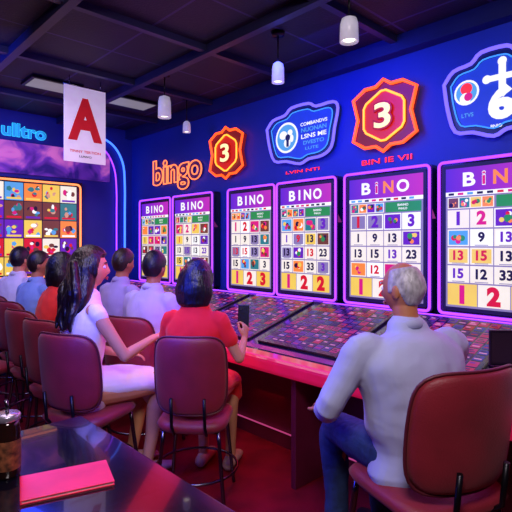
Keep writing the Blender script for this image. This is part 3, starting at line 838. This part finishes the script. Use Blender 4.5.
CH = 'maroon upholstered chair, thin metal legs, '
chair(1.90, .985, 20, CH+'man in pale shirt seated', 1.16, 1.05)
person('seated man with short grey hair, pale lavender shirt and jeans', 1.885, 1.02, 24, s=1.0, lean=4, skin='b', hair='bald', haircol='#a9a4ac', top='#aeb2da', bottom='#1f3560', yaw=22, pitch=4, vox=.0055, sleeve=.70, wide=1.32,
       armL=dict(e=(.36, .10, .29), w=(.24, .33, .205), d=(-.25, 1, -.15), n=(0, -.1, -1), c=.3),
       armR=dict(e=(.29, .16, .32), w=(.20, .38, .29), d=(-.3, 1, .0), n=(0, 0, -1), c=.25), knee=(.46, .13))
chair(1.70, 2.32, 48, CH+'woman in red seated', .92)
pr = person('seated woman with black bob, red dress, holding a phone', 1.69, 2.34, 58, s=.97, lean=3, female=True, skin='c', hair='bob', haircol='#0e090e', top='#e81018', outfit='dress', yaw=-8, pitch=3, vox=.0055, sleeve=.42,
       armL=dict(e=(.25, .10, .27), w=(.14, .33, .24), d=(-.3, 1, -.1), n=(0, -.2, -1), c=.4),
       armR=dict(e=(.27, .08, .30), w=(.25, .27, .38), d=(.0, .45, .9), n=(-.9, .3, 0), c=.75, side=1))
chair(1.28, 2.84, 66, CH+'woman in white seated')
person('seated woman with long wavy dark hair, white dress, hand raised', 1.25, 2.88, 92, s=1.06, lean=0, female=True, skin='c', hair='long', haircol='#150c10', top='#ece4ea', outfit='dress', yaw=-20, pitch=0, vox=.0055, sleeve=.2,
       armL=dict(e=(.22, .12, .27), w=(.12, .32, .21), d=(-.4, 1, -.1), n=(0, -.2, -1), c=.4),
       armR=dict(e=(.25, .14, .29), w=(.19, .36, .36), d=(-.1, 1, .15), n=(0, -.1, -1), c=.45), foot=.36)
chair(1.84, 3.17, 66, CH+'man in lavender shirt seated')
person('seated man with dark hair in lavender shirt', 1.87, 3.18, 72, s=1.02, lean=5, skin='b', hair='short', top='#c2b6dc', bottom='#20243a', sleeve=.72, pitch=5, yaw=5)
chair(1.93, 3.92, 80, CH+'person in lilac shirt seated')
person('seated person with dark hair in lilac shirt', 1.98, 3.90, 80, s=1.03, lean=5, skin='b', hair='short', haircol='#2a1a16', top='#a99ad0', bottom='#20243a', sleeve=.42, pitch=5)
chair(1.38, 3.43, 74, CH+'empty')
chair(1.43, 4.02, 78, CH+'person in red top seated')
person('seated person with dark hair in red top', 1.44, 4.02, 88, s=1.0, lean=9, female=True, skin='c', hair='bob', haircol='#0e090e', top='#e0281c', bottom='#20243a', sleeve=.42, yaw=-20)
chair(1.53, 4.68, 75, CH+'person in pale blue shirt seated')
person('seated person with dark hair in pale blue shirt', 1.54, 4.68, 75, s=1.0, lean=4, skin='b', hair='short', haircol='#241410', top='#7f9ad0', bottom='#20243a', sleeve=.42, yaw=-30)
chair(1.58, 5.32, 75, CH+'person in white shirt seated')
person('seated person with dark hair in white shirt', 1.59, 5.32, 65, s=1.04, lean=2, skin='c', hair='short', top='#e0dcea', bottom='#20243a', sleeve=.42)
chair(1.06, 4.42, 70, CH+'empty')

az = math.radians(58); fx = Vector((math.sin(az), math.cos(az), 0)); rx = Vector((math.cos(az), -math.sin(az), 0))
pp = Vector((1.69, 2.34, 0))+fx*(.335)+rx*(.215)+Vector((0, 0, SEAT+.50))
M = Matrix.Translation(pp) @ Matrix.Rotation(-math.radians(50), 4, 'Z') @ Matrix.Rotation(math.radians(-14), 4, 'X')
root = empty('smartphone', M, 'dark smartphone held up by the woman in red', 'phone')
bm = bmesh.new(); box(bm, -.037, .037, -.004, .004, -.075, .075, 0, .003); newobj('case', bm, [mat('phone_black', '#17161f', rough=.2)], root)
bm = bmesh.new(); box(bm, -.026, -.006, -.0065, -.004, .04, .066, 0, .001); newobj('camera_bump', bm, [m_blackm], root)
bm = bmesh.new(); rect(bm, -.033, .033, -.07, .07, 0)
for v in bm.verts: v.co = Vector((v.co.x, .0045, v.co.y))
newobj('screen', bm, [emi('phone_screen', '#8aa8ff', .8)], root)

# ---------------------------------------------------------------- lights
def area(loc, size, power, col, sy=None):
    l = D.lights.new('lamp', 'AREA'); l.energy = power; l.color = lin(col)[:3]; l.size = size
    if sy: l.shape = 'RECTANGLE'; l.size_y = sy
    o = D.objects.new('area_light', l); C.objects.link(o); o.location = loc
    return o
def aim(o, tgt):
    o.rotation_euler = (Vector(tgt)-o.location).to_track_quat('-Z', 'Y').to_euler()
a = area((.2, .2, 2.9), .7, 66, '#f8eaf0'); aim(a, (1.6, 2.2, .8))  # unseen ceiling light above the camera, added to brighten the people
a = area((.9, 3.3, 2.95), 1.0, 34, '#f0dcf0', 2.5)  # unseen fill light, added over the seated rows
a = area((2.5, 2.2, 2.85), .5, 95, '#2a3cff', 5.5); aim(a, (3.3, 2.2, 2.0))  # blue wash added to colour the right wall, no fixture modelled
a = area((3.0, 2.5, 2.0), .8, 30, '#e850d0', 5.5); a.rotation_euler = (0, math.radians(50), 0)  # magenta light added in front of the screens to stand for their glow
a = area((.4, 4.2, 2.6), 1.2, 34, '#3450ff'); aim(a, (2.2, 6, 2.2))  # unseen blue wash, added to colour the back wall
a = area((2.35, 2.6, .66), .3, 9, '#ff2040', 5.0); aim(a, (1.6, 2.6, 0))
w = D.worlds.new('w'); bpy.context.scene.world = w; w.use_nodes = True
w.node_tree.nodes['Background'].inputs[0].default_value = (.12, .06, .3, 1); w.node_tree.nodes['Background'].inputs[1].default_value = .3

# ---------------------------------------------------------------- camera
cam = D.cameras.new('camera'); co = D.objects.new('camera', cam); C.objects.link(co)
cam.sensor_width = 36; cam.lens = 480/512*36; cam.shift_y = -13/512; cam.clip_start = .05
co.location = (0, 0, 1.52); co.rotation_euler = (math.radians(90), 0, -math.radians(43.3))
bpy.context.scene.camera = co
